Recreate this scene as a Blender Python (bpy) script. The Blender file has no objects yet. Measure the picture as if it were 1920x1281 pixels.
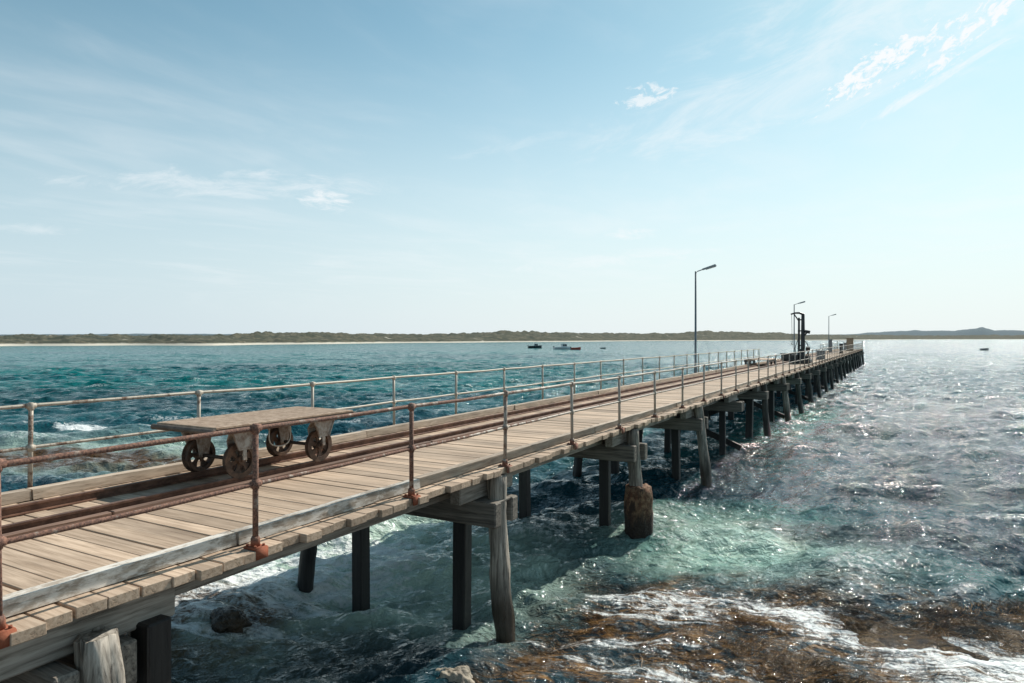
import bpy, math, random
import numpy as np
from mathutils import Vector, Matrix, noise as mnoise
random.seed(7); rng=np.random.default_rng(7)
SC=bpy.context.scene
COL=SC.collection
WZ=-2.35
TH=math.radians(29.36)
FW=np.array([-math.sin(TH),math.cos(TH)]); RT=np.array([math.cos(TH),math.sin(TH)])

# ---------------------------------------------------------------- node helpers
class NT:
    def __init__(s,nt): s.t=nt; s.n=nt.nodes; s.l=nt.links
    def set(s,sock,v):
        if v is None: return
        if hasattr(v,'is_output'): s.l.new(v,sock)
        else:
            try: sock.default_value=v
            except Exception:
                sock.default_value=(v,v,v) if not hasattr(v,'__len__') else tuple(v)+(1,)
    def node(s,typ,**kw):
        n=s.n.new(typ)
        for k,v in kw.items(): setattr(n,k,v)
        return n
    def math(s,op,a,b=None,c=None,clamp=False):
        n=s.node('ShaderNodeMath',operation=op,use_clamp=clamp)
        s.set(n.inputs[0],a); s.set(n.inputs[1],b); s.set(n.inputs[2],c)
        return n.outputs[0]
    def vm(s,op,a,b=None,out=0):
        n=s.node('ShaderNodeVectorMath',operation=op)
        s.set(n.inputs[0],a); s.set(n.inputs[1],b)
        return n.outputs[out]
    def mix(s,f,a,b,blend='MIX'):
        n=s.node('ShaderNodeMix',data_type='RGBA',blend_type=blend,clamp_factor=True)
        s.set(n.inputs[0],f)
        for i,v in ((6,a),(7,b)):
            if hasattr(v,'is_output'): s.l.new(v,n.inputs[i])
            else: n.inputs[i].default_value=(*v,1) if len(v)==3 else v
        return n.outputs[2]
    def noise(s,vec,scale=1,detail=3,rough=.5,dist=0,dim='3D',w=None,out='Fac'):
        n=s.node('ShaderNodeTexNoise',noise_dimensions=dim)
        if vec is not None: s.set(n.inputs['Vector'],vec)
        n.inputs['Scale'].default_value=scale; n.inputs['Detail'].default_value=detail
        n.inputs['Roughness'].default_value=rough; n.inputs['Distortion'].default_value=dist
        if w is not None: s.set(n.inputs['W'],w)
        return n.outputs[out]
    def scale(s,vec,sc,loc=(0,0,0),rot=(0,0,0)):
        n=s.node('ShaderNodeMapping'); s.set(n.inputs[0],vec)
        n.inputs['Scale'].default_value=sc; n.inputs['Location'].default_value=loc; n.inputs['Rotation'].default_value=rot
        return n.outputs[0]
    def rsc(s,vec,ang,sx,sy):
        """rotate first, then scale: axis x' points along world angle ang"""
        return s.vm('MULTIPLY',s.scale(vec,(1,1,1),rot=(0,0,-ang)),(sx,sy,1))
    def ss(s,v,a,b,lo=0,hi=1):
        n=s.node('ShaderNodeMapRange',interpolation_type='SMOOTHSTEP'); s.set(n.inputs[0],v)
        for i,x in enumerate((a,b,lo,hi)): s.set(n.inputs[i+1],x)
        return n.outputs[0]
    def attr(s,name,out='Fac'):
        n=s.node('ShaderNodeAttribute',attribute_name=name); return n.outputs[out]
    def comb(s,a,b,c):
        n=s.node('ShaderNodeCombineXYZ'); s.set(n.inputs[0],a); s.set(n.inputs[1],b); s.set(n.inputs[2],c); return n.outputs[0]
    def bump(s,h,strength=1,dist=.01,normal=None):
        n=s.node('ShaderNodeBump'); n.inputs['Strength'].default_value=strength
        n.inputs['Distance'].default_value=dist; s.set(n.inputs['Height'],h)
        if normal is not None: s.l.new(normal,n.inputs['Normal'])
        return n.outputs[0]

def newmat(name):
    m=bpy.data.materials.new(name); m.use_nodes=True
    nt=NT(m.node_tree); p=m.node_tree.nodes['Principled BSDF']
    return m,nt,p

def wood(name,c1,c2,axis,bs=.5,rough=.8,dark=None,flake=None,lowg=1.3,knock=.45):
    m,n,p=newmat(name)
    geo=n.node('ShaderNodeNewGeometry'); pos=geo.outputs['Position']
    r=n.attr('rnd')
    sc=[28,28,28]; sc[axis]=lowg
    w=n.math('MULTIPLY',r,60)
    g=n.noise(n.scale(pos,sc),1,4,.62,.6,'4D',w)
    sc2=[7,7,7]; sc2[axis]=.8
    g2=n.noise(n.scale(pos,sc2),1,3,.6,.3,'4D',w)
    blot=n.noise(pos,1.1,4,.6)
    c=n.mix(n.ss(g,.3,.72),c1,c2)
    c=n.mix(n.math('MULTIPLY',n.ss(g2,.5,.75),knock),c,tuple(x*.45 for x in c1))
    c=n.mix(n.ss(blot,.42,.7,0,.3),c,tuple(x*.6 for x in c1))
    if flake:
        sf=[22,22,22]; sf[axis]=7
        fl=n.noise(n.scale(pos,sf),1,6,.7); fb=n.noise(pos,1.6,3,.6)
        ff=n.ss(n.math('ADD',n.math('MULTIPLY',fl,.6),n.math('MULTIPLY',fb,.4)),.44,.56,0,.9)
        c=n.mix(ff,c,flake)
    br=n.math('MULTIPLY_ADD',r,.5,.76)
    c=n.mix(1,c,n.comb(br,br,br),'MULTIPLY')
    if dark is not None:
        z=n.node('ShaderNodeSeparateXYZ'); n.l.new(pos,z.inputs[0])
        zz=n.math('ADD',z.outputs[2],n.math('MULTIPLY',n.math('SUBTRACT',g2,.5),1.0))
        c=n.mix(n.ss(zz,dark[0],dark[1],1,0),c,dark[2])
        n.l.new(n.ss(zz,dark[0],dark[1],.35,rough),p.inputs['Roughness'])
    else: p.inputs['Roughness'].default_value=rough
    n.l.new(c,p.inputs['Base Color'])
    crack=n.ss(g,.25,.45)
    n.l.new(n.bump(n.math('ADD',n.math('MULTIPLY',g,.6),crack),bs,.008),p.inputs['Normal'])
    return m

M_deck=wood('deck_wood',(.37,.255,.17),(.62,.46,.33),0,.45,knock=.33)
M_kerb=wood('kerb_paint',(.30,.235,.18),(.52,.44,.35),1,.6,flake=(.74,.68,.60),lowg=3)
M_kerb2=wood('kerb_timber',(.33,.25,.18),(.58,.46,.35),1,.6,lowg=3)
M_beamx=wood('beam_wood_across',(.09,.075,.06),(.28,.24,.195),0,.8)
M_beamy=wood('beam_wood_along',(.15,.125,.10),(.38,.335,.28),1,.7,lowg=2)
M_pile=wood('weathered_pile_wood',(.11,.09,.07),(.52,.45,.37),2,1.0,dark=(-2.0,-1.2,(.045,.033,.022)),lowg=2)
M_pile_old=wood('dark_weathered_pile_wood',(.04,.035,.028),(.20,.175,.145),2,1.0,dark=(-1.9,-1.1,(.02,.016,.012)))
M_dark=wood('tarred_pile_wood',(.008,.007,.007),(.03,.027,.024),2,.7,.55)

def m_pipe(name,rustc,base,bias,metal):
    m,n,p=newmat(name)
    geo=n.node('ShaderNodeNewGeometry'); pos=geo.outputs['Position']
    s=n.node('ShaderNodeSeparateXYZ'); n.l.new(pos,s.inputs[0])
    nz=n.noise(pos,9,5,.7); nb=n.noise(pos,2.0,3,.6); nf=n.noise(pos,60,3,.7)
    grad=n.ss(s.outputs[1],2.5,13,.30,0)
    low=n.ss(s.outputs[2],.0,.16,.3,0)
    f=n.math('ADD',n.math('ADD',n.math('MULTIPLY_ADD',nz,.95,grad),low),n.math('MULTIPLY',nb,.5))
    f=n.ss(f,.74+bias,.94+bias)
    rc=n.mix(n.ss(nf,.35,.65),rustc,(rustc[0]*.35,rustc[1]*.35,rustc[2]*.4))
    nearr=n.math('MULTIPLY',n.ss(s.outputs[2],.02,.1,.8,0),n.ss(s.outputs[1],5.5,9,1,.25))
    rc=n.mix(nearr,rc,(.30,.075,.028))
    c=n.mix(f,n.mix(nz,base,tuple(x*.55 for x in base)),rc)
    n.l.new(c,p.inputs['Base Color'])
    n.l.new(n.math('MULTIPLY',n.math('SUBTRACT',1,f),metal),p.inputs['Metallic'])
    n.l.new(n.ss(f,0,1,.55,.85),p.inputs['Roughness'])
    n.l.new(n.bump(nf,.6,.004),p.inputs['Normal'])
    return m
M_pipe=m_pipe('rusty_pipe',(.29,.145,.095),(.50,.42,.34),.02,.1)
M_pipe2=m_pipe('galvanised_pipe',(.24,.14,.09),(.54,.47,.38),.20,.15)

def simple(name,c1,c2,sc=8,rough=.6,metal=0,bump=.3,bd=.005,detail=4,sz=1):
    m,n,p=newmat(name)
    geo=n.node('ShaderNodeTexCoord'); pos=geo.outputs['Object']
    pos=n.scale(pos,(1,1,sz)) if sz!=1 else pos
    g=n.noise(pos,sc,detail,.65); g2=n.noise(pos,sc*6,3,.6)
    c=n.mix(n.ss(g,.35,.68),c1,c2)
    c=n.mix(n.math('MULTIPLY',g2,.3),c,tuple(x*.4 for x in c1))
    n.l.new(c,p.inputs['Base Color']); p.inputs['Roughness'].default_value=rough; p.inputs['Metallic'].default_value=metal
    n.l.new(n.bump(n.math('ADD',g,g2),bump,bd),p.inputs['Normal'])
    return m
M_rail=simple('rusty_rail_steel',(.11,.05,.03),(.24,.12,.075),6,.6,.2)
M_guard=wood('guard_wood',(.13,.07,.045),(.28,.17,.12),1,.6,lowg=2)
M_wheel=simple('rusty_iron',(.06,.035,.023),(.16,.09,.055),9,.75,.05)
M_wheel_dark=simple('dark_iron',(.03,.022,.017),(.08,.05,.035),9,.6,.2)
M_legp=simple('grey_flaked_paint',(.42,.38,.33),(.16,.09,.055),9,.6,.1)
M_trtop=simple('worn_chequer_plate',(.58,.425,.305),(.34,.22,.145),9,.75,0,.6,.006,6)
M_trframe=simple('dark_frame_steel',(.10,.07,.05),(.19,.14,.105),9,.6,.2)
M_black=simple('black_machine_paint',(.012,.013,.015),(.03,.03,.032),4,.4)
M_lamp=simple('painted_lamp_pole',(.16,.18,.19),(.24,.26,.27),5,.5,.2)
M_lamphead=simple('lamp_head_grey',(.32,.33,.33),(.42,.43,.43),5,.45)
M_glass=simple('dark_window',(.02,.03,.035),(.03,.04,.045),3,.1)
M_white=simple('white_boat_paint',(.75,.76,.76),(.66,.67,.68),2,.35)
M_navy=simple('dark_hull_paint',(.02,.03,.04),(.04,.05,.06),2,.4)
M_red=simple('red_hull_paint',(.45,.06,.035),(.35,.05,.03),2,.4)
M_tan=simple('tan_render',(.42,.30,.2),(.34,.24,.16),4,.7)
M_grey=simple('grey_panel',(.22,.22,.22),(.3,.3,.3),4,.6)
M_rope=simple('pale_rope',(.6,.55,.47),(.5,.45,.38),20,.8)
M_rock=simple('tan_rock',(.38,.32,.24),(.2,.16,.12),3,.75,0,.9,.03)
M_rockd=simple('dark_weedy_rock',(.02,.014,.008),(.075,.045,.02),5,.4,0,.9,.03)
def m_sleeve():
    m,n,p=newmat('rust_stained_concrete')
    pos=n.node('ShaderNodeNewGeometry').outputs['Position']
    s=n.node('ShaderNodeSeparateXYZ'); n.l.new(pos,s.inputs[0])
    st=n.noise(n.scale(pos,(5,5,1.6)),1,5,.7,.5); b=n.noise(pos,8,7,.78)
    c=n.mix(n.ss(b,.40,.60),(.33,.19,.105),(.13,.045,.02))
    c=n.mix(n.ss(st,.50,.62),c,(.045,.02,.012))
    z=n.math('ADD',s.outputs[2],n.math('MULTIPLY',n.math('SUBTRACT',st,.5),2.0))
    c=n.mix(n.ss(z,-2.1,-1.55,.95,0),c,(.020,.012,.009))
    n.l.new(c,p.inputs['Base Color']); p.inputs['Roughness'].default_value=.8
    n.l.new(n.bump(b,1,.07),p.inputs['Normal']); return m
M_sleeve=m_sleeve()

# ---------------------------------------------------------------- mesh helpers
class MB:
    def __init__(s): s.v=[];s.f=[];s.r=[]
    def box(s,c,size,M=None,rnd=None):
        rnd=random.random() if rnd is None else rnd
        b=len(s.v)
        for dz in(-.5,.5):
            for dx,dy in((-.5,-.5),(.5,-.5),(.5,.5),(-.5,.5)):
                p=Vector((dx*size[0],dy*size[1],dz*size[2]))
                if M is not None: p=M@p
                s.v.append((p[0]+c[0],p[1]+c[1],p[2]+c[2])); s.r.append(rnd)
        for q in((0,3,2,1),(4,5,6,7),(0,1,5,4),(1,2,6,5),(2,3,7,6),(3,0,4,7)): s.f.append([b+i for i in q])
        return s
    def hexa(s,pts,rnd=.5):
        b=len(s.v); s.v+= [tuple(p) for p in pts]; s.r+=[rnd]*8
        for q in((0,3,2,1),(4,5,6,7),(0,1,5,4),(1,2,6,5),(2,3,7,6),(3,0,4,7)): s.f.append([b+i for i in q])
        return s
    def tube(s,pts,rad,n=12,rnd=None,cap=True,wob=0,rag=0):
        rnd=random.random() if rnd is None else rnd
        pts=[Vector(p) for p in pts]
        if not hasattr(rad,'__len__'): rad=[rad]*len(pts)
        b=len(s.v)
        for i,p in enumerate(pts):
            d=(pts[min(i+1,len(pts)-1)]-pts[max(i-1,0)]).normalized()
            a=Vector((1,0,0)) if abs(d.x)<.8 else Vector((0,0,1))
            e1=d.cross(a).normalized(); e2=d.cross(e1)
            for k in range(n):
                t=2*math.pi*k/n
                rr=rad[i]*(1+wob*(mnoise.noise(Vector((math.cos(t)*1.7,math.sin(t)*1.7,i*.35+rnd*40)))+.6*mnoise.noise(Vector((math.cos(t)*5,math.sin(t)*5,i*.12+rnd*20)))))
                q=p+(e1*math.cos(t)+e2*math.sin(t))*rr
                if rag and i<3:
                    q.z+=rag*(mnoise.noise(Vector((math.cos(t)*2.5,math.sin(t)*2.5,3.3)))+.7*mnoise.noise(Vector((math.cos(t)*7,math.sin(t)*7,1.3))))*(1,1,.5)[i]
                s.v.append(tuple(q)); s.r.append(rnd)
        for i in range(len(pts)-1):
            for k in range(n):
                s.f.append([b+i*n+k,b+i*n+(k+1)%n,b+(i+1)*n+(k+1)%n,b+(i+1)*n+k])
        if cap:
            s.f.append([b+k for k in range(n)][::-1]); s.f.append([b+(len(pts)-1)*n+k for k in range(n)])
        return s
    def build(s,name,mat,parent=None,loc=None,smooth=False,bevel=0):
        me=bpy.data.meshes.new(name); me.from_pydata(s.v,[],s.f); me.update()
        a=me.attributes.new('rnd','FLOAT','POINT'); a.data.foreach_set('value',s.r)
        me.materials.append(mat)
        if smooth:
            me.polygons.foreach_set('use_smooth',[len(p.vertices)==4 for p in me.polygons])
        o=bpy.data.objects.new(name,me); COL.objects.link(o)
        if parent is not None: o.parent=parent
        if loc is not None: o.location=loc
        elif parent is not None: o.location=-parent.location
        if bevel:
            b=o.modifiers.new('bevel','BEVEL'); b.width=bevel; b.segments=1; b.limit_method='ANGLE'
        return o
def empty(name,loc,label,cat,group=None,rz=0):
    e=bpy.data.objects.new(name,None); e.empty_display_size=.2; COL.objects.link(e); e.location=loc; e.rotation_euler[2]=rz
    e['label']=label; e['category']=cat
    if group: e['group']=group
    return e
def inst(src,parent,loc,rot=(0,0,0)):
    o=src.copy(); COL.objects.link(o); o.parent=parent; o.location=loc; o.rotation_euler=rot; return o

# ================================================================= PIER
U0,U1=-7.0,127.0
pier=empty('pier',(-6.7,0,WZ),'long weathered timber pier on battered piles over choppy sea','pier')
mb=MB(); u=U0
while u<U1:
    w=random.choice([.19,.21,.225,.24]); 
    e=random.uniform(-.06,.03); z=random.uniform(-.006,.004)
    Mx=Matrix.Rotation(random.uniform(-.003,.003),3,'Z')@Matrix.Rotation(random.uniform(-.012,.012),3,'X')
    mb.box(((-8.78-4.72+e)/2,u+w/2,-.04+z),(4.06+e,w-random.uniform(.006,.015),.08),Mx)
    u+=w
mb.build('deck',M_deck,pier,bevel=.005)
def kerb(x,mat,a,b,name,w=.13,h=.105):
    mb=MB(); u=a
    while u<b:
        L=min(5.5,b-u); jx=random.uniform(-.02,.02); sr=random.random()
        n=10; prev=None
        for i in range(n):
            d0,d1=[random.uniform(-.004,.004) for _ in range(2)]
            y0=u+L*i/n; y1=u+L*(i+1)/n-(.015 if i==n-1 else 0)
            cur=(jx+d1,h+.010+random.uniform(-.006,.004))
            if prev is None: prev=(jx+d0,h+.010)
            mb.hexa([(x+prev[0]-w/2,y0,.008),(x+prev[0]+w/2,y0,.008),(x+cur[0]+w/2,y1,.008),(x+cur[0]-w/2,y1,.008),
                     (x+prev[0]-w/2+.008,y0,prev[1]),(x+prev[0]+w/2-.012,y0,prev[1]),(x+cur[0]+w/2-.012,y1,cur[1]),(x+cur[0]-w/2+.008,y1,cur[1])],sr)
            prev=cur
        u+=L
    return mb.build(name,mat,pier)
kerb(-5.04,M_kerb,U0,6.6,'kerb').__setitem__('label','kerb timber with flaking white paint')
kerb(-5.05,M_kerb2,6.62,U1,'kerb')
kerb(-8.42,M_kerb2,U0,U1,'kerb',.16,.11)
for x in(-5.5,-6.35,-7.1,-7.9,-8.45):
    mb=MB(); mb.box((x,(U0+U1)/2,-.26),(.2,U1-U0-.6,.31)); mb.build('stringer',M_beamy,pier)
bents=[-2.8,2.72,8.2,13.75]+[19.3+5.5*i for i in range(16)]
bents=[b for b in bents if b<U1]+[107.0+0,112.6,118,123.5,126.4]
bents=sorted(set(round(b,2) for b in bents))
for bi,b in enumerate(bents):
    mb=MB(); L=1.42 if bi!=1 else 3.2
    cy=b if bi!=1 else b-.9
    mb.box((-5.08,cy,-.25),(.17,L,.31)); mb.build('corbel',M_beamy,pier,bevel=.015)
    mb=MB()
    for du in(-.23,.23):
        xc=-6.82+random.uniform(-.06,.06) if bi!=1 else (-7.05 if du>0 else -6.95)
        mb.box((xc,b+du,-.59),(4.35,.17,.34),Matrix.Rotation(random.uniform(-.006,.006),3,'Y'))
    mb.build('crosshead',M_beamx,pier,bevel=.018)
    mb=MB(); mb.box((-4.93,b,-.445),(.42,.62,.03))
    if bi!=1: mb.build('cap_packer',M_beamy,pier,bevel=.006)
    def pile(x0,x1,r,zt,zb=-3.2,mat=M_pile,rnd=None,n=32,wob=.2,dy=0,rag=0):
        mb=MB(); K=24; pts=[];rr=[]
        bow=random.uniform(-.05,.05)
        for i in range(K):
            t=i/(K-1); pts.append((x0+(x1-x0)*t+bow*math.sin(3.14*t),b+dy*t,zt+(zb-zt)*t)); rr.append(r*(.88+.2*t+random.uniform(-.014,.014)))
        mb.tube(pts,rr,n,rnd,True,wob,rag)
        return mb.build('pile',mat,pier,smooth=True)
    if bi==3:
        p=pile(-4.84,-4.72,.14,-.1)
        mb=MB()
        K=26; pts=[];rr=[]
        for i in range(K):
            t=i/(K-1); pts.append((-4.70+.03*t,b,-1.28-1.7*t)); rr.append(.285*(1+random.uniform(-.015,.015)) if i>1 else (.2,.272)[i])
        pts[1]=(-4.70,b,-1.295)
        mb.tube(pts,rr,48,.5,True,.09,rag=.05)
        o=mb.build('pile_sleeve',M_sleeve,pier,smooth=True); o['label']='rust stained concrete sleeve around the pile'
    elif b>23 and b<26: pass
    else:
        zt=-.1 if bi!=1 else -.27
        p=pile(-4.86,-4.48-random.uniform(0,.12),random.uniform(.122,.14) if bi!=1 else .16,zt,dy=random.uniform(-.1,.2),mat=M_pile if b<40 and bi not in(6,) else M_pile_old,rag=.05 if bi==1 else 0,wob=.2 if bi!=1 else .26)
        if bi==1: p['label']='splintered grey round pile'
    pile(-8.3,-8.62,.13,-.4,mat=M_dark)
    for x in(-5.42,-7.35):
        mb=MB(); w=.21 if b<30 else .27
        px_=x+random.uniform(-.06,.06); py_=b+random.uniform(-.03,.03)
        if bi==1 and x>-6: px_=-4.98; py_=b+.48
        mb.box((px_,py_,-1.8),(w,w,2.9),Matrix.Rotation(random.uniform(-.02,.02),3,'Y')@Matrix.Rotation(random.uniform(-.1,.1),3,'Z'))
        mb.build('pile',M_dark,pier,bevel=.015)
    if b>23:
        mb=MB()
        s=1 if bi%2 else -1
        A=Vector((-6.7-1.3*s,b+.35,-.78)); B=Vector((-6.7+1.9*s,b+.35,-2.1)); d=B-A
        mb.box((A+B)/2,(d.length,.09,.2),Matrix.Rotation(math.atan2(-d.z,abs(d.x))*1*(1 if d.x>0 else -1),3,'Y'))
        mb.build('brace',M_dark,pier)

# ================================================================= RAILINGS
def make_post(mat,h=1.03):
    mb=MB()
    mb.tube([(0,0,0),(0,0,h)],.025,14,.5)
    mb.tube([(0,0,h-.05),(0,0,h-.04),(0,0,h+.025),(0,0,h+.038)],[.028,.035,.035,.02],14,.5)
    mb.tube([(0,-.05,h),(0,.05,h)],.031,12,.5)
    mb.tube([(0,0,.55-.04),(0,0,.55+.04)],.032,14,.5)
    mb.tube([(0,-.045,.55),(0,.045,.55)],.031,12,.5)
    mb.tube([(0,0,.012),(0,0,.08),(0,0,.10)],[.040,.040,.03],14,.5)
    mb.box((0,0,.008),(.15,.13,.016))
    for dx in(-.05,.05):
        for dy in(-.045,.045): mb.tube([(dx,dy,.016),(dx,dy,.034)],.012,6,.5)
    mb.box((.078,0,-.035),(.012,.13,.09))
    return mb.build('post',mat,None,(0,0,0),smooth=True)
def railing(x,us,mat,label,name='railing',flip=False,zj=.008):
    e=empty(name,(x,us[0],0),label,'railing')
    src=make_post(mat); me=src.data; bpy.data.objects.remove(src)
    P=[]
    for i,uu in enumerate(us):
        o=bpy.data.objects.new('post',me); COL.objects.link(o); o.parent=e
        dz=random.uniform(-zj,zj); o.location=(0,uu-us[0],0)
        o.scale=(-1 if flip else 1,1,1); o.rotation_euler=(random.uniform(-.012,.012),random.uniform(-.01,.01),0)
        P.append((uu,dz))
    for h,nm in((1.03,'top_rail'),(.55,'middle_rail')):
        mb=MB(); pts=[]
        for i,(uu,dz) in enumerate(P):
            pts.append((x+random.uniform(-.004,.004),uu,h+dz))
            if i<len(P)-1: pts.append((x+random.uniform(-.006,.006),(uu+P[i+1][0])/2,h+(dz+P[i+1][1])/2-random.uniform(0,.012)))
        mb.tube(pts,.021 if h>1 else .019,12,.5); mb.build(nm,mat,e,smooth=True)
    return e
ru=[-4.5,-2.2,-.05,2.098,4.03,6.2,8.33,10.62,12.9,15.2,17.5]
while ru[-1]<124.5: ru.append(ru[-1]+2.25)
railing(-4.80,ru,M_pipe,'rusty tubular steel railing bolted outside the white kerb')
lu=[4.1+2.17*k for k in range(-4,23)]
railing(-8.64,lu,M_pipe2,'pale galvanised tubular railing along the pier edge',flip=True)
railing(-8.64,[98+2.2*k for k in range(14)],M_pipe2,'tubular railing around the pier head',flip=True)
e=empty('railing',(-6.7,126.8,0),'tubular railing across the seaward pier end','railing')
for x in(-8.6,-6.7,-4.85):
    mb=MB(); mb.tube([(x,126.85,0),(x,126.85,1.4)],.035,8,.5); mb.build('post',M_pipe2,e)
for h in(1.38,.7):
    mb=MB(); mb.tube([(-8.6,126.85,h),(-4.85,126.85,h)],.03,8,.5); mb.build('top_rail' if h>1 else 'middle_rail',M_pipe2,e)

# ================================================================= TRACK
tr=empty('railway_track',(-7.42,0,0),'rusty narrow gauge rails laid along pier planks','railway track')
for x in(-7.04,-7.80):
    mb=MB()
    prof=[(-.045,.004),(.045,.004),(.045,.014),(.008,.024),(.008,.075),(.026,.082),(.026,.104),(-.026,.104),(-.026,.082),(-.008,.075),(-.008,.024),(-.045,.014)]
    N=60; ys=np.linspace(U0+.2,104,N); n=len(prof)
    for i,y in enumerate(ys):
        jx=random.uniform(-.004,.004)
        for p in prof: mb.v.append((x+p[0]+jx,y,p[1])); mb.r.append(.5)
    for i in range(N-1):
        for k in range(n): mb.f.append([i*n+k,(i+1)*n+k,(i+1)*n+(k+1)%n,i*n+(k+1)%n])
    mb.f.append(list(range(n))); mb.f.append([(N-1)*n+k for k in range(n)][::-1])
    mb.build('rail',M_rail,tr)
for x in(-7.22,-6.88,-7.97):
    mb=MB(); u=U0+.2
    while u<104:
        mb.box((x+random.uniform(-.008,.008),u+2.7,.032),(.08,5.38,.06)); u+=5.4
    mb.build('guard_timber',M_guard,tr,bevel=.008)

# ================================================================= TROLLEY
TL=(-7.42,6.33,.104)
tro=empty('rail_trolley',TL,'flat rusty rail trolley on four spoked iron wheels','trolley')
def L(mb,name,mat,par=tro,loc=(0,0,0),**k): return mb.build(name,mat,par,loc,**k)
ZT=.66
mb=MB()
mb.box((0,.02,ZT-.012),(1.12,2.28,.022))
for i in range(30): mb.box((0,-1.08+i*.075,ZT+.0005),(1.05,.02,.003),None,.5)
L(mb,'platform',M_trtop,bevel=.001)
mb=MB()
for x in(-.53,.53): mb.box((x,.02,ZT-.062),(.05,2.24,.075))
for y in(-1.08,-.6,-.1,.4,.9,1.12): mb.box((0,y,ZT-.062),(1.0,.05,.07))
mb.tube([(-.58,-1.16,ZT-.05),(.58,-1.16,ZT-.05)],.035,10,.5); mb.tube([(-.56,1.19,ZT-.05),(.56,1.19,ZT-.05)],.03,10,.5)
L(mb,'frame',M_trframe,bevel=.004)
R=.205
def wheelmesh():
    mb=MB()
    prof=[(-.05,R-.045),(-.05,R),(.015,R-.004),(.022,R+.022),(.035,R+.022),(.035,R-.045)]
    n=40
    for k in range(n):
        t=2*math.pi*k/n
        for x,r in prof: mb.v.append((x,r*math.cos(t),r*math.sin(t))); mb.r.append(.5)
    m=len(prof)
    for k in range(n):
        for j in range(m): mb.f.append([k*m+j,k*m+(j+1)%m,((k+1)%n)*m+(j+1)%m,((k+1)%n)*m+j])
    mb.tube([(-.06,0,0),(.06,0,0)],.055,16,.5); mb.tube([(-.085,0,0),(.085,0,0)],.026,12,.5)
    for k in range(6):
        t=2*math.pi*k/6+.3
        d=Vector((0,math.cos(t),math.sin(t))); q=Vector((0,-math.sin(t),math.cos(t)))
        th=.012
        def ring(r,w): return [d*r+q*w+Vector((s,0,0)) for s in(-th,th)]+[d*r-q*w+Vector((s,0,0)) for s in(th,-th)]
        r0=ring(.045,.024); r1=ring(.10,.022); r2=ring(R-.04,.058)
        for A,B in((r0,r1),(r1,r2)): mb.hexa(A+B)
    return mb
wm=wheelmesh().build('wheel',M_wheel,tro,(.38,-.66,R),smooth=False)
for x,y in((.38,.66),(-.38,-.66),(-.38,.66)):
    o=inst(wm,tro,(x,y,R),(random.uniform(0,2),0,math.pi if x<0 else 0))
for y in(-.66,.66):
    mb=MB(); mb.tube([(-.45,y,R),(.45,y,R)],.024,12,.5); L(mb,'axle',M_wheel_dark)
    for s in(-1,1):
        # tapered plate behind the wheel, curving out to the platform edge
        mb=MB(); x=s*.29; xt=s*.44; t=.010
        zt=ZT-.1; zm=R+.235; zb=R-.02
        mb.hexa([(x-t,y-.06,zb),(x+t,y-.06,zb),(x+t,y+.06,zb),(x-t,y+.06,zb),(x-t,y-.11,zm),(x+t,y-.11,zm),(x+t,y+.11,zm),(x-t,y+.11,zm)])
        mb.hexa([(x-t,y-.11,zm),(x+t,y-.11,zm),(x+t,y+.11,zm),(x-t,y+.11,zm),(xt-t,y-.19,zt),(xt+t,y-.19,zt),(xt+t,y+.19,zt),(xt-t,y+.19,zt)])
        # short outer cheek above the hub
        xo=s*.48
        mb.hexa([(xo-t,y-.085,R+.13),(xo+t,y-.085,R+.13),(xo+t,y+.085,R+.13),(xo-t,y+.085,R+.13),(xo-t,y-.19,zt),(xo+t,y-.19,zt),(xo+t,y+.19,zt),(xo-t,y+.19,zt)])
        for e in(-1,1):
            o_=.018*s
            mb.hexa([(xo-t+o_,y+e*.085-.008,R+.13),(xo+t+o_,y+e*.085-.008,R+.13),(xo+t+o_,y+e*.085+.008,R+.13),(xo-t+o_,y+e*.085+.008,R+.13),(xo-t+o_,y+e*.19-.008,zt),(xo+t+o_,y+e*.19-.008,zt),(xo+t+o_,y+e*.19+.008,zt),(xo-t+o_,y+e*.19+.008,zt)])
        mb.box((xo,y,R+.07),(.02,.05,.13)); mb.box((s*.44,y,zt+.01),(.14,.42,.02))
        L(mb,'leg',M_legp,bevel=.002)
mb=MB()
pts=[(.30+.02*math.sin(t*3),.05+.20*math.sin(t),ZT-.22+.17*math.cos(t)) for t in np.linspace(.4,2*math.pi-.2,26)]
mb.tube(pts,.008,8,.5); L(mb,'rope_loop',M_rope,smooth=True)

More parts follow.
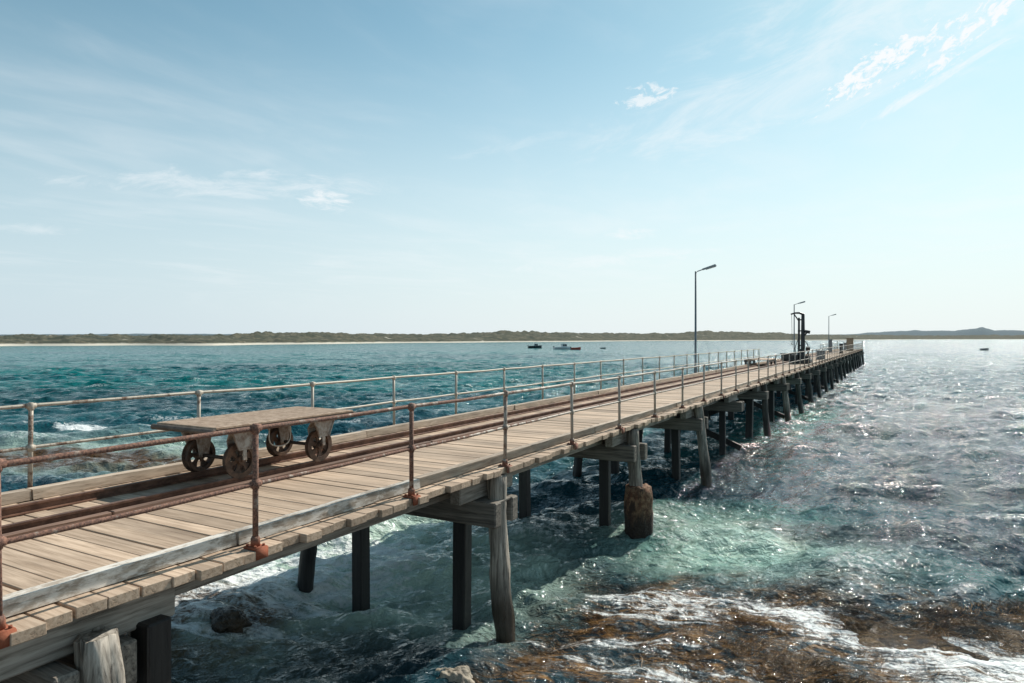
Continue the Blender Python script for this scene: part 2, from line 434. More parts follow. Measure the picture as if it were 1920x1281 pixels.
# ================================================================= LAMPS
def lamp(y,first=None):
    e=empty('street_lamp',(-8.9,y,-.5),'tall thin steel lamp post with one angled lantern','street lamp','lamp posts along the pier')
    if first is None:
        mb=MB(); mb.tube([(0,0,0),(0,0,.9),(0,0,.95),(0,0,5.72)],[.085,.085,.06,.045],12,.5); mb.box((.07,0,.36),(.2,.22,.1))
        a=mb.build('pole',M_lamp,e,(0,0,0),smooth=True)
        mb=MB(); mb.tube([(0,0,5.62),(.1,0,5.72),(.45,0,5.83)],.026,8,.5); b=mb.build('arm',M_lamp,e,(0,0,0),smooth=True)
        mb=MB(); M=Matrix.Rotation(-.26,3,'Y')
        mb.hexa([M@Vector(p)+Vector((.68,0,5.9)) for p in((-.36,-.06,-.05),(.36,-.1,-.05),(.36,.1,-.05),(-.36,.06,-.05),(-.36,-.045,.03),(.34,-.07,.055),(.34,.07,.055),(-.36,.045,.03))])
        c=mb.build('lamp_head',M_lamphead,e,(0,0,0),bevel=.015)
        mb=MB(); mb.hexa([M@Vector(p)+Vector((.70,0,5.9)) for p in((-.2,-.05,-.075),(.3,-.07,-.075),(.3,.07,-.075),(-.2,.05,-.075),(-.2,-.055,-.052),(.3,-.08,-.052),(.3,.08,-.052),(-.2,.055,-.052))])
        d=mb.build('lens',M_white,c,(0,0,0))
        return e,(a,b,c,d)
    a,b,c,d=first
    inst(a,e,(0,0,0)); inst(b,e,(0,0,0)); c2=inst(c,e,(0,0,0)); inst(d,c2,(0,0,0))
_,F=lamp(34.9); lamp(73.5,F); lamp(114,F)

# ================================================================= CRANE
cr=empty('crane',(-5.95,53,0),'black hydraulic loading crane standing on the pier deck','crane')
def C(mb,name,mat=M_black,**k): return mb.build(name,mat,cr,(0,0,0),bevel=.01,**k)
mb=MB(); mb.box((0,0,.16),(1.35,1.5,.3)); mb.box((-.40,-.2,.46),(.48,.55,.34)); mb.box((.40,.1,.42),(.42,.6,.26)); mb.tube([(0,0,.25),(0,0,.7),(0,0,.95),(0,0,1.05)],[.30,.28,.19,.16],16,.5); C(mb,'base')
mb=MB(); mb.tube([(.12,0,.8),(.12,0,2.0),(.12,0,3.5)],[.15,.14,.115],10,.5)
for z in(1.3,2.35,3.15): mb.box((.0,0,z),(.44,.2,.09))
mb.tube([(-.15,.02,.7),(-.15,.02,3.3)],[.085,.07],10,.5); C(mb,'mast')
mb=MB(); mb.tube([(.20,0,3.50),(-.12,0,3.64),(-.40,0,3.64),(-.70,0,3.56)],[.085,.075,.065,.05],10,.5); mb.tube([(-.50,0,3.60),(-.12,0,3.0)],.045,8,.5); mb.tube([(-.64,0,3.56),(-.60,0,1.5)],.016,6,.5); mb.tube([(-.6,0,1.5),(-.67,0,1.42),(-.61,0,1.34),(-.54,0,1.39)],.025,6,.5); C(mb,'boom')
mb=MB(); mb.box((.42,0,2.28),(.34,.28,.22),Matrix.Rotation(.2,3,'Y')); mb.tube([(.1,0,1.85),(.36,0,2.2)],.06,8,.5); mb.tube([(.38,-.18,2.28),(.38,.18,2.28)],.1,10,.5); C(mb,'winch')
mb=MB(); mb.tube([(.3,-.1,.45),(.52,-.1,1.0),(.44,-.1,1.4),(.18,-.1,1.7)],.03,8,.5); mb.tube([(-.3,.05,.5),(-.42,.05,1.1),(-.2,.05,1.8)],.026,8,.5); C(mb,'hydraulic_hose')
mb=MB(); mb.tube([(.52,-.4,.25),(.50,-.4,1.0)],.04,8,.5); mb.box((.50,-.42,1.08),(.28,.22,.26),Matrix.Rotation(.3,3,'X')); C(mb,'control_stand')

lp=empty('cargo_platform',(-7.9,48,0),'low timber cargo platform with dark edge on the deck','platform')
mb=MB(); 
for i in range(11): mb.box((0,-1.6+i*.32,.42),(1.5,.30,.05))
mb.build('top',M_deck,lp,(0,0,0))
mb=MB(); mb.box((-.7,0,.33),(.1,3.4,.13)); mb.box((.7,0,.33),(.1,3.4,.13))
for x in(-.68,.68):
    for y in(-1.5,0,1.5): mb.box((x,y,.14),(.12,.12,.27))
mb.build('frame',M_black,lp,(0,0,0))
def cabinet(loc,s,mat,label,name='utility_cabinet',cat='cabinet'):
    e=empty(name,loc,label,cat)
    mb=MB(); mb.box((0,0,.05),(s[0]+.1,s[1]+.1,.1)); mb.box((0,0,.1+s[2]/2),s); mb.build('body',mat,e,(0,0,0),bevel=.02)
    mb=MB(); mb.box((0,0,.1+s[2]+.04),(s[0]+.14,s[1]+.14,.08)); mb.build('lid',mat,e,(0,0,0),bevel=.02)
    mb=MB(); mb.box((0,-s[1]/2-.012,.1+s[2]*.5),(s[0]*.8,.02,s[2]*.8)); d=mb.build('door',mat,e,(0,0,0),bevel=.004)
    mb=MB(); mb.box((s[0]*.28,-s[1]/2-.04,.1+s[2]*.5),(.04,.04,.16)); mb.build('handle',M_black,d,(0,0,0))
cabinet((-5.9,112,0),(.9,.9,1.7),M_tan,'tan upright utility cabinet on the pier head')
cabinet((-7.6,100,0),(.4,.4,1.5),M_grey,'grey metal utility cabinet on the pier head')
cabinet((-5.6,64,0),(.6,.6,.6),M_grey,'low grey storage box on the deck','storage_box','box')
cabinet((-7.5,58.5,0),(1.0,.8,.45),M_black,'low black storage box beside the crane','storage_box','box')
cabinet((-6.9,120,0),(.6,.6,1.0),M_grey,'grey storage box at the pier end','storage_box','box')
cabinet((-5.8,92,0),(.4,.4,1.0),M_black,'dark narrow storage box on the pier deck','storage_box','box')

# ================================================================= BOATS
def boat(loc,Lh,W,H,hm,label,cabin=None,motor=True,rz=TH):
    e=empty('boat',loc,label,'boat','boats moored in the bay',rz)
    mb=MB(); N=11
    for i in range(N):
        t=i/(N-1); x=(t-.5)*Lh
        w=W/2*(1-max(0,(t-.45)/.55)**2.2)*(.86+.14*min(1,t/.3)); w=max(w,.02)
        sheer=H*(1+.35*t*t); k=-.25*H*(1-max(0,(t-.7)/.3)**2*1.2)
        sec=[(x,-w,sheer),(x,-w*.88,H*.3),(x,-w*.45,k),(x,w*.45,k),(x,w*.88,H*.3),(x,w,sheer),(x,w*.9,sheer),(x,w*.8,H*.45),(x,-w*.8,H*.45),(x,-w*.9,sheer)]
        for p in sec: mb.v.append(p); mb.r.append(.5)
    n=10
    for i in range(N-1):
        for k in range(n): mb.f.append([i*n+k,i*n+(k+1)%n,(i+1)*n+(k+1)%n,(i+1)*n+k])
    mb.f.append(list(range(n))[::-1]); mb.f.append([(N-1)*n+k for k in range(n)])
    mb.build('hull',hm,e,(0,0,0))
    if cabin:
        mb=MB(); c=cabin; x0=.08*Lh; l=.3*Lh; h=c
        a=H*.45
        mb.hexa([(x0-l/2,-W*.36,a),(x0+l/2+.3,-W*.3,a),(x0+l/2+.3,W*.3,a),(x0-l/2,W*.36,a),(x0-l/2+.05,-W*.33,a+h),(x0+l/2-.2,-W*.28,a+h),(x0+l/2-.2,W*.28,a+h),(x0-l/2+.05,W*.33,a+h)])
        cb=mb.build('cabin',M_white,e,(0,0,0))
        mb=MB(); mb.box((x0-.1,0,a+h+.03),(l+.5,W*.72,.06)); mb.build('roof',M_white,cb,(0,0,0))
        for s in(-1,1):
            for q in(-.2,.22):
                mb=MB(); mb.box((x0+q*l,s*(W*.345-.01),a+h*.68),(l*.34,.05,h*.34)); mb.build('window',M_glass,cb,(0,0,0))
        mb=MB(); mb.tube([(x0,0,a+h),(x0,0,a+h+1.1)],.03,6,.5); mb.build('mast',M_grey,e,(0,0,0))
    if motor:
        mb=MB(); mb.box((-Lh/2-.12,0,H*1.2),(.35,.3,.45)); mb.box((-Lh/2-.15,0,H*.3),(.12,.1,1.0)); mb.build('outboard_motor',M_black,e,(0,0,0),bevel=.03)
    mb=MB(); mb.box((-.22*Lh,0,H*.62),(.3,W*.7,.06)); mb.build('seat',M_white,e,(0,0,0))
boat((-136,262,WZ),5.8,2.2,.95,M_navy,'dark hulled fishing boat with small white cabin at mooring',1.5)
boat((-113,241,WZ),7.0,2.5,.8,M_white,'white cabin motor boat at mooring in the bay',1.75,rz=TH+.3)
boat((-103.2,231.6,WZ),3.6,1.5,.75,M_red,'small open boat with red hull at mooring',None)
boat((-104.6,262,WZ),2.2,1.1,.4,M_navy,'tiny dark dinghy floating in the bay',None,False)
boat((27.3,292,WZ),2.8,1.3,.6,M_grey,'small grey dinghy alone on glittering water',None,False)

# ================================================================= LAND
def fbm(x,y,oct=4,seed=0,f=1.0):
    out=np.zeros_like(x); amp=1; tot=0
    for o in range(oct):
        xx=x*f+seed*17.3+o*31.7; yy=y*f+seed*7.1-o*11.3
        xi=np.floor(xx).astype(np.int64); yi=np.floor(yy).astype(np.int64); fx=xx-xi; fy=yy-yi
        fx=fx*fx*(3-2*fx); fy=fy*fy*(3-2*fy)
        def h(a,b):
            n=(a*374761393+b*668265263+seed*982451653)&0x7fffffff
            n=((n^(n>>13))*1274126177)&0x7fffffff
            return ((n^(n>>16))&0xffff)/65535.0
        v=(h(xi,yi)*(1-fx)+h(xi+1,yi)*fx)*(1-fy)+(h(xi,yi+1)*(1-fx)+h(xi+1,yi+1)*fx)*fy
        out+=v*amp; tot+=amp; amp*=.5; f*=2.03
    return out/tot
def grid_obj(name,P,mat,attrs=None,smooth=True,close=False):
    nr,nc=P.shape[:2]
    me=bpy.data.meshes.new(name); me.vertices.add(nr*nc); me.vertices.foreach_set('co',P.reshape(-1).astype(np.float32))
    idx=np.arange(nr*nc).reshape(nr,nc)
    if close: idx=np.concatenate([idx,idx[:,:1]],1)
    q=np.stack([idx[:-1,:-1],idx[:-1,1:],idx[1:,1:],idx[1:,:-1]],-1).reshape(-1,4)[:, ::-1]
    nf=len(q); me.loops.add(nf*4); me.loops.foreach_set('vertex_index',q.reshape(-1).astype(np.int32))
    me.polygons.add(nf); me.polygons.foreach_set('loop_start',np.arange(0,nf*4,4,dtype=np.int32))
    me.polygons.foreach_set('loop_total',np.full(nf,4,dtype=np.int32))
    me.update(calc_edges=True)
    if smooth: me.polygons.foreach_set('use_smooth',np.ones(nf,dtype=bool))
    for k,a in (attrs or {}).items():
        at=me.attributes.new(k,'FLOAT','POINT'); at.data.foreach_set('value',a.reshape(-1).astype(np.float32))
    me.materials.append(mat)
    o=bpy.data.objects.new(name,me); COL.objects.link(o); return o

def m_land(name,scrub1,scrub2,sand,haze,hz,patch=.8):
    m,n,p=newmat(name)
    pos=n.node('ShaderNodeNewGeometry').outputs['Position']
    s=n.node('ShaderNodeSeparateXYZ'); n.l.new(pos,s.inputs[0])
    a=n.noise(pos,.09,5,.7); b=n.noise(pos,.05,3,.6); c2=n.noise(pos,.35,4,.75)
    c=n.mix(n.ss(a,.40,.60),scrub1,scrub2)
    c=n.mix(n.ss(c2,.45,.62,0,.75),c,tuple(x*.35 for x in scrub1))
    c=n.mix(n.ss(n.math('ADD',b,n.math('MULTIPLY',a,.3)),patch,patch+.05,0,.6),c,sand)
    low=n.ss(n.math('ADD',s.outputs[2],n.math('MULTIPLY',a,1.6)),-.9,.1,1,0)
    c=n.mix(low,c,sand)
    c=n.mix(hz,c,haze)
    n.l.new(c,p.inputs['Base Color']); p.inputs['Roughness'].default_value=.95; p.inputs['Specular IOR Level'].default_value=.1
    return m
txs=np.linspace(-1.6,1.5,2200)
px=txs*1280+960
shoreZ=np.interp(px,[-1000,0,400,700,1000,1300,1500,1640,1750,2900],[330,365,420,560,820,1150,1500,2100,2900,3600])
shoreZ=shoreZ*(1+.03*np.sin(px/90)+.02*np.sin(px/37+1))
topY=np.interp(px,[-1000,0,150,330,400,500,620,760,860,950,1050,1200,1330,1450,1560,1640,1750,1920,2900],[7,5.5,6.5,5.5,5.5,10,9,7,8,13,10,8,12,9,6,6,5,6,6])
T=np.array([0,.012,.03,.05,.08,.12,.17,.22,.28,.34,.4,.47,.54,.62,.7,.78,.86,.93,1.0])
P=np.zeros((len(T),len(px),3))
for i,t in enumerate(T):
    Z=shoreZ*(1+.45*t)
    X=txs*Z
    gx=X*RT[0]+Z*FW[0]; gy=X*RT[1]+Z*FW[1]
    target=1.8+topY*Z/1280
    nz=fbm(px/22+t*9,np.full_like(px,t*14),6,3)
    beach=WZ-.6+ (min(t,.05)/.05)*1.7
    ramp=np.clip((t-.03)/.25,0,1)**.7
    hump=(target-beach)*ramp*(.42+1.0*nz)
    z=beach+hump
    if t>.9: z=z*(1-(t-.9)*4)
    P[i,:,0]=gx;P[i,:,1]=gy;P[i,:,2]=z
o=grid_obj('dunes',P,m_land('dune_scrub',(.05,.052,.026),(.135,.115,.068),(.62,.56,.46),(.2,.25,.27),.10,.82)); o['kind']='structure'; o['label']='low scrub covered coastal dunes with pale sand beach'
Zd=5600.
hy=np.interp(px,[-1000,0,250,420,700,900,1100,1350,1530,1600,1640,1700,1740,1790,1820,1842,1865,1900,1960,2100,2900],[7,7.5,9,8.5,8,7,7,8,7,8.5,12,15,15.5,14.5,18,21,16,16,14,10,8])
rows=[]
for k,(zz,f) in enumerate(((.93,0),(.935,.12),(.95,.4),(.97,.75),(1,1),(1.05,.9),(1.1,.3))):
    Z=np.full_like(px,Zd*zz); X=txs*Z
    h=(1.8+hy*Zd/1280)*f*(.88+.22*fbm(px/18+k,np.full_like(px,k*.8),4,9))+ (0 if f else WZ-1)
    rows.append(np.stack([X*RT[0]+Z*FW[0],X*RT[1]+Z*FW[1],h],-1))
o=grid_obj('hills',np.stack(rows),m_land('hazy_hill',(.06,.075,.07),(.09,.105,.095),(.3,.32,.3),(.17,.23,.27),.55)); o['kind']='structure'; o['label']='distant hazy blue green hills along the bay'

# ================================================================= WATER
def smooth(x,a,b):
    t=np.clip((x-a)/(b-a),0,1); return t*t*(3-2*t)
r=[2.5]
while r[-1]<110: r.append(r[-1]*1.0050)
while r[-1]<400: r.append(r[-1]*1.011)
while r[-1]<12000: r.append(r[-1]*1.04)
r=np.array(r)
dense=np.linspace(-math.radians(41),math.radians(41),1450)
coarse=np.linspace(math.radians(41),2*math.pi-math.radians(41),160)[1:-1]
ang=np.concatenate([dense,coarse])
base=math.pi/2+TH
A=base-ang
X=r[:,None]*np.cos(A)[None]; Y=r[:,None]*np.sin(A)[None]
dth=np.concatenate([np.full(len(dense),dense[1]-dense[0]),np.full(len(coarse),coarse[1]-coarse[0])])
spc=np.maximum(r[:,None]*dth[None],np.gradient(r)[:,None])
def ell(cx,cy,a,b,rot=0,soft=.5):
    c,s=math.cos(rot),math.sin(rot); dx=X-cx; dy=Y-cy
    d=np.sqrt(((dx*c+dy*s)/a)**2+((-dx*s+dy*c)/b)**2)
    return 1-smooth(d,1-soft,1+soft)
wob=fbm(X,Y,4,21,.5)-.5
wob2=fbm(X,Y,3,23,1.6)-.5
def reefmask(X,Y,wob,wob2):
    cz=X*FW[0]+Y*FW[1]; cx=X*RT[0]+Y*RT[1]
    edge=np.interp(cx,[-2.6,-1.2,-.2,.8,2.2,4.2,6.5,9,14],[5.0,7.2,9.2,10.9,11.6,11.7,11.2,10.8,10.2])
    w=np.clip(wob*3.2,-1.3,.5)+wob2*1.6
    return smooth(edge-cz+w,-1.0,1.4)
reef=reefmask(X,Y,wob,wob2)*(1-smooth(r[:,None],18,25))
Z=np.zeros_like(X)
dist=r[:,None]+0*X
mod=.5+1.0*fbm(X,Y,3,5,.12)
mainA=math.atan2(-FW[1],-FW[0])+.30
farboost=1+.5*smooth(dist,90,250)
NW=96
for i in range(NW):
    lam=.15*(6.5/.15)**(i/(NW-1.0))
    if i%10==0: wf=(fbm(X,Y,2,i+40,.4/lam)-.5)*6; wf2=(fbm(X,Y,2,i+90,.25/lam))
    th=mainA+rng.normal(0,.58); k=2*math.pi/lam
    amp=.0086*lam**.70*(1.0+rng.uniform(-.3,.3))
    ph=rng.uniform(0,6.28)
    f=smooth(lam/spc,1.6,3.4)
    if f.max()<=0: continue
    jj=r[f.max(axis=1)>0]; m_=len(jj)
    arg=k*(X[:m_]*math.cos(th)+Y[:m_]*math.sin(th))+ph+wf[:m_]
    Z[:m_]+=(farboost[:m_] if lam>1.2 else 1)*f[:m_]*amp*(.3+1.4*wf2[:m_])*(np.sin(arg)+1.1*(.6366-np.abs(np.cos(arg*.5))))
Z*=mod
foamc=smooth(Z/ (.13*farboost),.75,1.4)*smooth(fbm(X,Y,4,12,.4),.52,.72)
Z*=(1-.5*reef)
milky=np.maximum.reduce([ell(-8.8,9.0,2.8,4.4,0,.7),ell(-24,14.6,10,3.4,.15,.7)*.55,ell(-7.0,9.8,2.2,2.6,0,.6),ell(-3.2,14.2,2.2,2.0,0,.8)*.7])
milky=np.clip(milky*(.15+1.8*fbm(X,Y,5,31,.8)),0,1)
brown=np.clip(np.maximum(ell(-25,13.2,5.5,1.6,.25,.7)*1.3,ell(-8.9,6.4,2.2,1.5,0,.7)*1.0)*(-.15+2.0*fbm(X,Y,4,61,1.1)),0,1)
green=np.maximum.reduce([ell(-3.2,15.0,2.1,2.8,-.5,.6)*.9,ell(-4.8,36,2.0,9,-.05,.7)*.8,ell(-8.5,27,4,8,0,.8)*.35,ell(.8,14.2,3.0,.8,.2,.8)*.3])
green=np.clip(green*(.1+1.4*fbm(X,Y,5,33,.6)),0,1)
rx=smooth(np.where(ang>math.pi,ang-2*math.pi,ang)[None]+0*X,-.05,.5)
turq=smooth(dist,24,60)*(1-.97*rx)
foamz=np.maximum.reduce([ell(-31.5,18.6,3.6,1.0,.3,.5)*1.15,ell(-9.0,8.8,2.6,3.8,0,.7)*.90,ell(-3.2,10.2,1.6,.9,.3,.6)*.80,ell(.2,11.0,3.6,.8,.05,.7)*.92,ell(-26,15,6,2,.3,.7)*.5,ell(-3.4,15.0,2.4,1.8,.2,.6)*.55, ell(3.2,10.6,5.4,1.6,.10,.7)*.9,ell(-2.6,8.4,2.6,1.0,.2,.7)*.68])
darkz=np.maximum.reduce([ell(-8.2,4.6,2.6,1.2,0,.6),ell(-6.0,6.8,1.4,1.0,0,.6),ell(-.4,16.2,2.8,.8,.1,.5),ell(-48,28,22,10,.3,.8)*.9,ell(-5,13,1.0,4,0,.8)*.5,ell(-4.4,24,1.4,8,0,.7)*.7,ell(-75,75,30,12,TH+.1,.8)*.4])  # dark water patches; those by the pier paint in its shadow and reflection
Pw=np.stack([X,Y,Z+WZ],-1)

m,n,p=newmat('sea_water')
pos=n.node('ShaderNodeNewGeometry').outputs['Position']
flat=n.vm('MULTIPLY',pos,(1,1,0))
big=n.noise(n.rsc(flat,TH,.012,.035),1,4,.6,.8)
mid=n.noise(n.rsc(flat,TH,.05,.17),1,5,.65,.6)
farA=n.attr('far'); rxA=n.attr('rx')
tq=n.math('MULTIPLY',n.attr('turq'),n.ss(n.math('ADD',n.math('MULTIPLY',big,.55),n.math('MULTIPLY',mid,.45)),.40,.56,.3,.95))
c=n.mix(n.ss(mid,.35,.68),(.003,.024,.040),(.006,.054,.074))
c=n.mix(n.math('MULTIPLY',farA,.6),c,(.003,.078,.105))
c=n.mix(tq,c,(.001,.14,.135))
c=n.mix(n.attr('green'),c,(.05,.20,.16))
c=n.mix(n.attr('milky'),c,(.44,.57,.47))
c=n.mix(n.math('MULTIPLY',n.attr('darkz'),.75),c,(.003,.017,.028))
c=n.mix(n.attr('brown'),c,(.09,.046,.016))
fine=n.noise(n.rsc(flat,.35,2.2,5.5),1,7,.74,1.4)
rclr=n.noise(flat,1.1,5,.65,.6)
rf=n.math('MULTIPLY',n.attr('reef'),n.ss(n.math('ADD',n.math('MULTIPLY',fine,.4),n.math('MULTIPLY',rclr,.6)),.42,.53,.30,1))
c=n.mix(rf,c,n.mix(n.ss(fine,.42,.66),(.028,.013,.005),(.215,.115,.042)))
fz=n.attr('foamz')
fn=n.noise(flat,4.2,8,.8,.9)
fn2=n.noise(n.rsc(flat,.32,.4,3.4),1,5,.66,.8)
fo=n.ss(n.math('ADD',n.math('MULTIPLY',fz,.32),n.math('ADD',n.math('MULTIPLY',fn,.40),n.math('MULTIPLY',fn2,.42))),.625,.73)
fo=n.math('MULTIPLY',fo,n.ss(fz,.02,.3,0,.9))
crest=n.math('MULTIPLY',n.attr('crest'),n.ss(n.noise(flat,7,4,.7),.42,.62))
wc=n.noise(n.rsc(flat,TH,.35,1.1),1,5,.7)
wcf=n.math('MULTIPLY',n.ss(wc,.65,.70),farA)
foam=n.math('MAXIMUM',n.math('MAXIMUM',fo,n.math('MULTIPLY',crest,.6)),wcf,clamp=True)
c=n.mix(foam,c,(.80,.82,.80))
n.l.new(c,p.inputs['Base Color'])
p.inputs['IOR'].default_value=1.33
n.l.new(n.math('MAXIMUM',n.ss(foam,0,1,.05,.7),n.ss(farA,0,1,.05,.14)),p.inputs['Roughness'])
n.l.new(n.math('MULTIPLY_ADD',farA,n.ss(rxA,0,1,-.36,-.04),.5),p.inputs['Specular IOR Level'])  # sheen put into the material: far specular is cut less toward the right
b1=n.noise(n.rsc(flat,mainA,10,6.5),1,3,.6,.5)
b2=n.noise(n.rsc(flat,mainA,3.0,1.8),1,3,.6,.4)
bn=n.bump(n.math('ADD',n.math('MULTIPLY',b1,.40),b2),1.0,.18)
sl=n.noise(n.rsc(flat,mainA,2.2,1.0),1,3,.62,.3,out='Color')
sl=n.vm('MULTIPLY',n.vm('SUBTRACT',sl,(.5,.5,.5)),(2.1,2.1,0))
scl=n.node('ShaderNodeVectorMath',operation='SCALE'); n.l.new(sl,scl.inputs[0]); n.l.new(n.ss(farA,0,1,.05,1.5),scl.inputs['Scale'])
bn=n.vm('NORMALIZE',n.vm('ADD',bn,scl.outputs[0]))
n.l.new(bn,p.inputs['Normal'])
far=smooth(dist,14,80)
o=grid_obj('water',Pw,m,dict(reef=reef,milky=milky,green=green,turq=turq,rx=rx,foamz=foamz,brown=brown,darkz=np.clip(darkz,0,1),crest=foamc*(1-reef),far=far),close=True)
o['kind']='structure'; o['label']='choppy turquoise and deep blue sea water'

# ================================================================= SEAWEED + REEF
def m_weed():
    m,n,p=newmat('kelp')
    r=n.attr('rnd')
    cr=n.node('ShaderNodeValToRGB'); n.l.new(r,cr.inputs[0])
    e=cr.color_ramp.elements; e[0].position=0; e[0].color=(.022,.011,.004,1); e[1].position=1; e[1].color=(.33,.18,.06,1)
    q=e.new(.5); q.color=(.09,.045,.014,1); q=e.new(.8); q.color=(.17,.095,.032,1)
    n.l.new(cr.outputs[0],p.inputs['Base Color']); p.inputs['Roughness'].default_value=.35
    return m
M_kelp=m_weed()
def RM(x,y): return reefmask(x,y,fbm(x,y,4,21,.5)-.5,fbm(x,y,3,23,1.6)-.5)
gx,gy=np.meshgrid(np.linspace(-7.5,9.5,420),np.linspace(3.5,16,320))
rm=RM(gx,gy)
def reefh(x,y,rm):
    return WZ-.32+rm*(.42*(fbm(x,y,5,77,1.1)))+.09*(fbm(x,y,4,78,5)-.5)
hz=reefh(gx,gy,rm)
m2,n2,p2=newmat('reef_rock_weed')
pp=n2.node('ShaderNodeNewGeometry').outputs['Position']
a=n2.noise(n2.rsc(pp,.35,2.2,6),1,7,.75,1.6); b=n2.noise(pp,24,4,.7,.5)
cc=n2.mix(n2.ss(a,.38,.64),(.028,.014,.005),(.21,.12,.045)); cc=n2.mix(n2.ss(b,.5,.7,0,.5),cc,(.18,.11,.05))
n2.l.new(cc,p2.inputs['Base Color']); p2.inputs['Roughness'].default_value=.2
n2.l.new(n2.bump(n2.math('ADD',a,b),1,.05),p2.inputs['Normal'])
o=grid_obj('reef',np.stack([gx,gy,hz],-1),m2,smooth=True); o['kind']='structure'; o['label']='shallow reef shelf covered with brown seaweed'
NC=130000
x=rng.uniform(-7,9.0,NC); y=rng.uniform(4.0,15.4,NC)
k=RM(x,y); cl=fbm(x,y,4,91,1.0)
hh=fbm(x,y,5,77,1.1)
prob=smooth(k,.1,.5)*smooth(hh*.55+cl*.55+.10*(1-smooth(k,.5,1)),.54,.67)
keep=rng.random(NC)<prob*.55
x=x[keep][:18000]; y=y[keep][:18000]; K=len(x)
rv=np.clip(rng.normal(.5,.25,K)+1.6*(fbm(x,y,3,44,1.5)-.5),0,1); Ls=rng.uniform(.15,.6,K); wd=rng.uniform(.0025,.006,K)
a0=.38+rng.normal(0,.35,K); N=8
zb=WZ+rng.uniform(-.05,.05,K)
V=np.zeros((K,N,2,3)); cx_,cy_=x.copy(),y.copy()
curl=rng.normal(0,.9,K)
for i in range(N):
    t=i/(N-1); aa=a0+3.6*(fbm(cx_,cy_,3,55,.9)-.5)+curl*t
    ww=wd*(1-t*.7); nx,ny=-np.sin(aa),np.cos(aa)
    zz=zb+.02*np.sin(t*7+rv*20)
    V[:,i,0,0]=cx_+nx*ww; V[:,i,0,1]=cy_+ny*ww; V[:,i,0,2]=zz
    V[:,i,1,0]=cx_-nx*ww; V[:,i,1,1]=cy_-ny*ww; V[:,i,1,2]=zz+.004
    cx_=cx_+np.cos(aa)*Ls/N; cy_=cy_+np.sin(aa)*Ls/N
idx=np.arange(K*N*2).reshape(K,N,2)
q=np.stack([idx[:,:-1,0],idx[:,:-1,1],idx[:,1:,1],idx[:,1:,0]],-1).reshape(-1,4)
me=bpy.data.meshes.new('seaweed'); me.vertices.add(K*N*2); me.vertices.foreach_set('co',V.reshape(-1).astype(np.float32))
nf=len(q); me.loops.add(nf*4); me.loops.foreach_set('vertex_index',q.reshape(-1).astype(np.int32)); me.polygons.add(nf)
me.polygons.foreach_set('loop_start',np.arange(0,nf*4,4,dtype=np.int32)); me.polygons.foreach_set('loop_total',np.full(nf,4,dtype=np.int32)); me.update(calc_edges=True)
at=me.attributes.new('rnd','FLOAT','POINT'); at.data.foreach_set('value',np.repeat(rv,N*2).astype(np.float32)); me.materials.append(M_kelp)
o=bpy.data.objects.new('seaweed',me); COL.objects.link(o)
o['kind']='stuff'; o['label']='tangled brown kelp strands over the shallow reef'; o['category']='seaweed'

def rock(loc,s,mat,label,seed):
    import bmesh
    bm=bmesh.new(); bmesh.ops.create_icosphere(bm,subdivisions=5,radius=1)
    for v in bm.verts:
        c=v.co.copy(); d=1+.35*mnoise.fractal(c*1.3+Vector((seed,0,0)),1,2,4)-.12*abs(mnoise.noise(c*2.6+Vector((0,seed,0))))
        v.co=Vector((c.x*s[0],c.y*s[1],c.z*s[2]))*d
    me=bpy.data.meshes.new('rock'); bm.to_mesh(me); bm.free(); me.materials.append(mat)
    me.polygons.foreach_set('use_smooth',[True]*len(me.polygons))
    o=bpy.data.objects.new('rock',me); COL.objects.link(o); o.location=loc; o['label']=label; o['category']='rock'; o['group']='rocks at the waterline'
rock((-4.5,6.62,WZ+.06),(.30,.22,.22),M_rock,'pale tan boulder at the edge of the water',3)
rock((-8.35,6.55,WZ+.08),(.32,.22,.2),M_rockd,'dark weedy rock just breaking the surface',11)
rock((-9.0,5.7,WZ+.04),(.28,.2,.2),M_rockd,'small brown rock partly submerged behind a pile',5)

# ================================================================= WORLD / SUN
sun_az=math.degrees(base)-40; sun_el=42
w=bpy.data.worlds.new('World'); SC.world=w; w.use_nodes=True
n=NT(w.node_tree); bg=w.node_tree.nodes['Background']
sky=n.node('ShaderNodeTexSky',sky_type='NISHITA'); sky.sun_disc=False
sky.sun_elevation=math.radians(sun_el); sky.sun_rotation=math.radians(90-sun_az)
sky.air_density=1.0; sky.dust_density=.5; sky.ozone_density=1.0
d=n.vm('NORMALIZE',n.node('ShaderNodeTexCoord').outputs['Generated'])
s=n.node('ShaderNodeSeparateXYZ'); n.l.new(d,s.inputs[0]); dz=s.outputs[2]
c=n.mix(1,sky.outputs[0],(.92,1.15,.96),'MULTIPLY')
def dirpx(x,y):
    a=(x-960)/1280; b=(635-y)/1280
    v=np.array([a*RT[0]+FW[0],a*RT[1]+FW[1],b]); return v/np.linalg.norm(v)
zc=n.math('MAXIMUM',dz,.06)
pl=n.vm('DIVIDE',d,n.comb(zc,zc,zc))
veil=n.noise(n.scale(pl,(.5,.3,1),rot=(0,0,.5)),1,4,.6,.8)
veil2=n.noise(n.scale(pl,(2.0,1.0,1),rot=(0,0,.8)),1,5,.6,.7)
cf=n.math('MULTIPLY',n.ss(n.math('ADD',n.math('MULTIPLY',veil,.7),n.math('MULTIPLY',veil2,.3)),.44,.72),.30)
clouds=[(400,342,-3,260,26,.5,12),(612,372,4,50,20,.85,28),(50,430,-4,80,10,.35,14),(1640,125,-30,110,30,1.0,60),(1815,55,-35,120,32,1.0,60),(1735,165,-26,130,8,.75,18),(1215,182,-10,60,22,.7,44),(1180,436,0,45,12,.6,24),(1150,487,-3,220,14,.45,16),(950,275,-12,110,12,.18,16),(1600,90,-14,420,110,.5,6)]
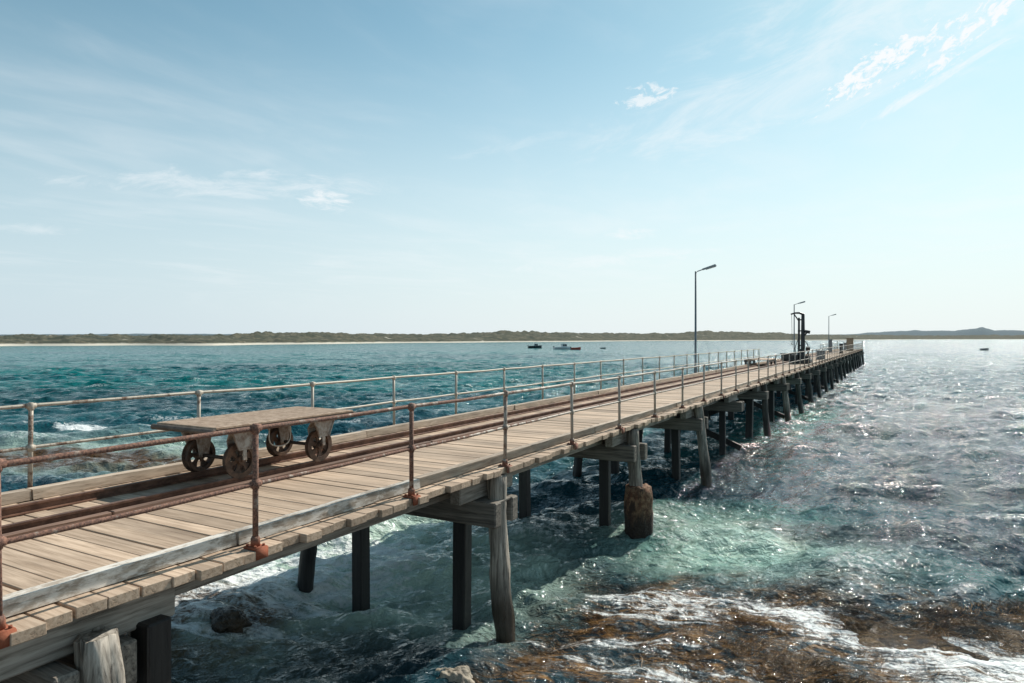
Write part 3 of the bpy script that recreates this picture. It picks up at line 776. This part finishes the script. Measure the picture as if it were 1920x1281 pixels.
for (x,y,ro,sx,sy,st,ns) in clouds:
    D=dirpx(x,y); a=math.radians(-ro)
    right=np.cross(D,[0,0,1]); right/=np.linalg.norm(right); up=np.cross(right,D)
    e1=math.cos(a)*right+math.sin(a)*up; e2=-math.sin(a)*right+math.cos(a)*up
    df=n.vm('SUBTRACT',d,tuple(D))
    u_=n.vm('DOT_PRODUCT',df,tuple(e1),1); v_=n.vm('DOT_PRODUCT',df,tuple(e2),1)
    uu=n.math('MULTIPLY',u_,1280/sx); vv=n.math('MULTIPLY',v_,1280/sy)
    q=n.math('ADD',n.math('MULTIPLY',uu,uu),n.math('MULTIPLY',vv,vv))
    mask=n.math('POWER',2.718,n.math('MULTIPLY',q,-1.0))
    puff=ns>=30
    nn=n.noise(n.comb(n.math('MULTIPLY',u_,ns*1.0),n.math('MULTIPLY',v_,ns*(1.7 if puff else 3.0)),x*.013),1,5,.68,.5)
    front=n.math('GREATER_THAN',n.vm('DOT_PRODUCT',d,tuple(D),1),0)
    lo,hi=(.65,.83) if puff else (.55,.92)
    g=n.math('MULTIPLY',n.math('MULTIPLY',n.ss(n.math('MULTIPLY_ADD',mask,.28,nn),lo,hi),n.ss(mask,.02,.5)),st)
    cf=n.math('MAXIMUM',cf,n.math('MULTIPLY',g,front))
cf=n.math('MULTIPLY',cf,n.ss(dz,.01,.12))
sunh=(math.cos(math.radians(sun_az)),math.sin(math.radians(sun_az)),0)
az=n.vm('DOT_PRODUCT',d,sunh,1)
hcol=n.mix(n.ss(az,.1,1.0),(5.0,5.95,6.75),(6.7,7.25,7.65))
c=n.mix(n.ss(dz,-.02,.46,.93,0),c,hcol)
c=n.mix(cf,c,(7.8,8.05,8.2))
n.l.new(c,bg.inputs[0]); bg.inputs[1].default_value=.122
sd=bpy.data.lights.new('sun','SUN'); sd.energy=5.0; sd.angle=math.radians(.5); sd.color=(1,.96,.88)
so=bpy.data.objects.new('sun',sd); COL.objects.link(so)
sv=Vector((math.cos(math.radians(sun_az))*math.cos(math.radians(sun_el)),math.sin(math.radians(sun_az))*math.cos(math.radians(sun_el)),math.sin(math.radians(sun_el))))
so.rotation_euler=sv.to_track_quat('Z','Y').to_euler(); so.location=(0,0,30)
# camera
cd=bpy.data.cameras.new('camera'); cd.lens=24; cd.sensor_width=36; cd.clip_end=30000; cd.clip_start=.05
co=bpy.data.objects.new('camera',cd); COL.objects.link(co); co.location=(0,0,1.8)
co.rotation_euler=(math.radians(90-.25),0,TH); SC.camera=co
SC.view_settings.view_transform='Standard'; SC.view_settings.look='None'; SC.view_settings.exposure=0
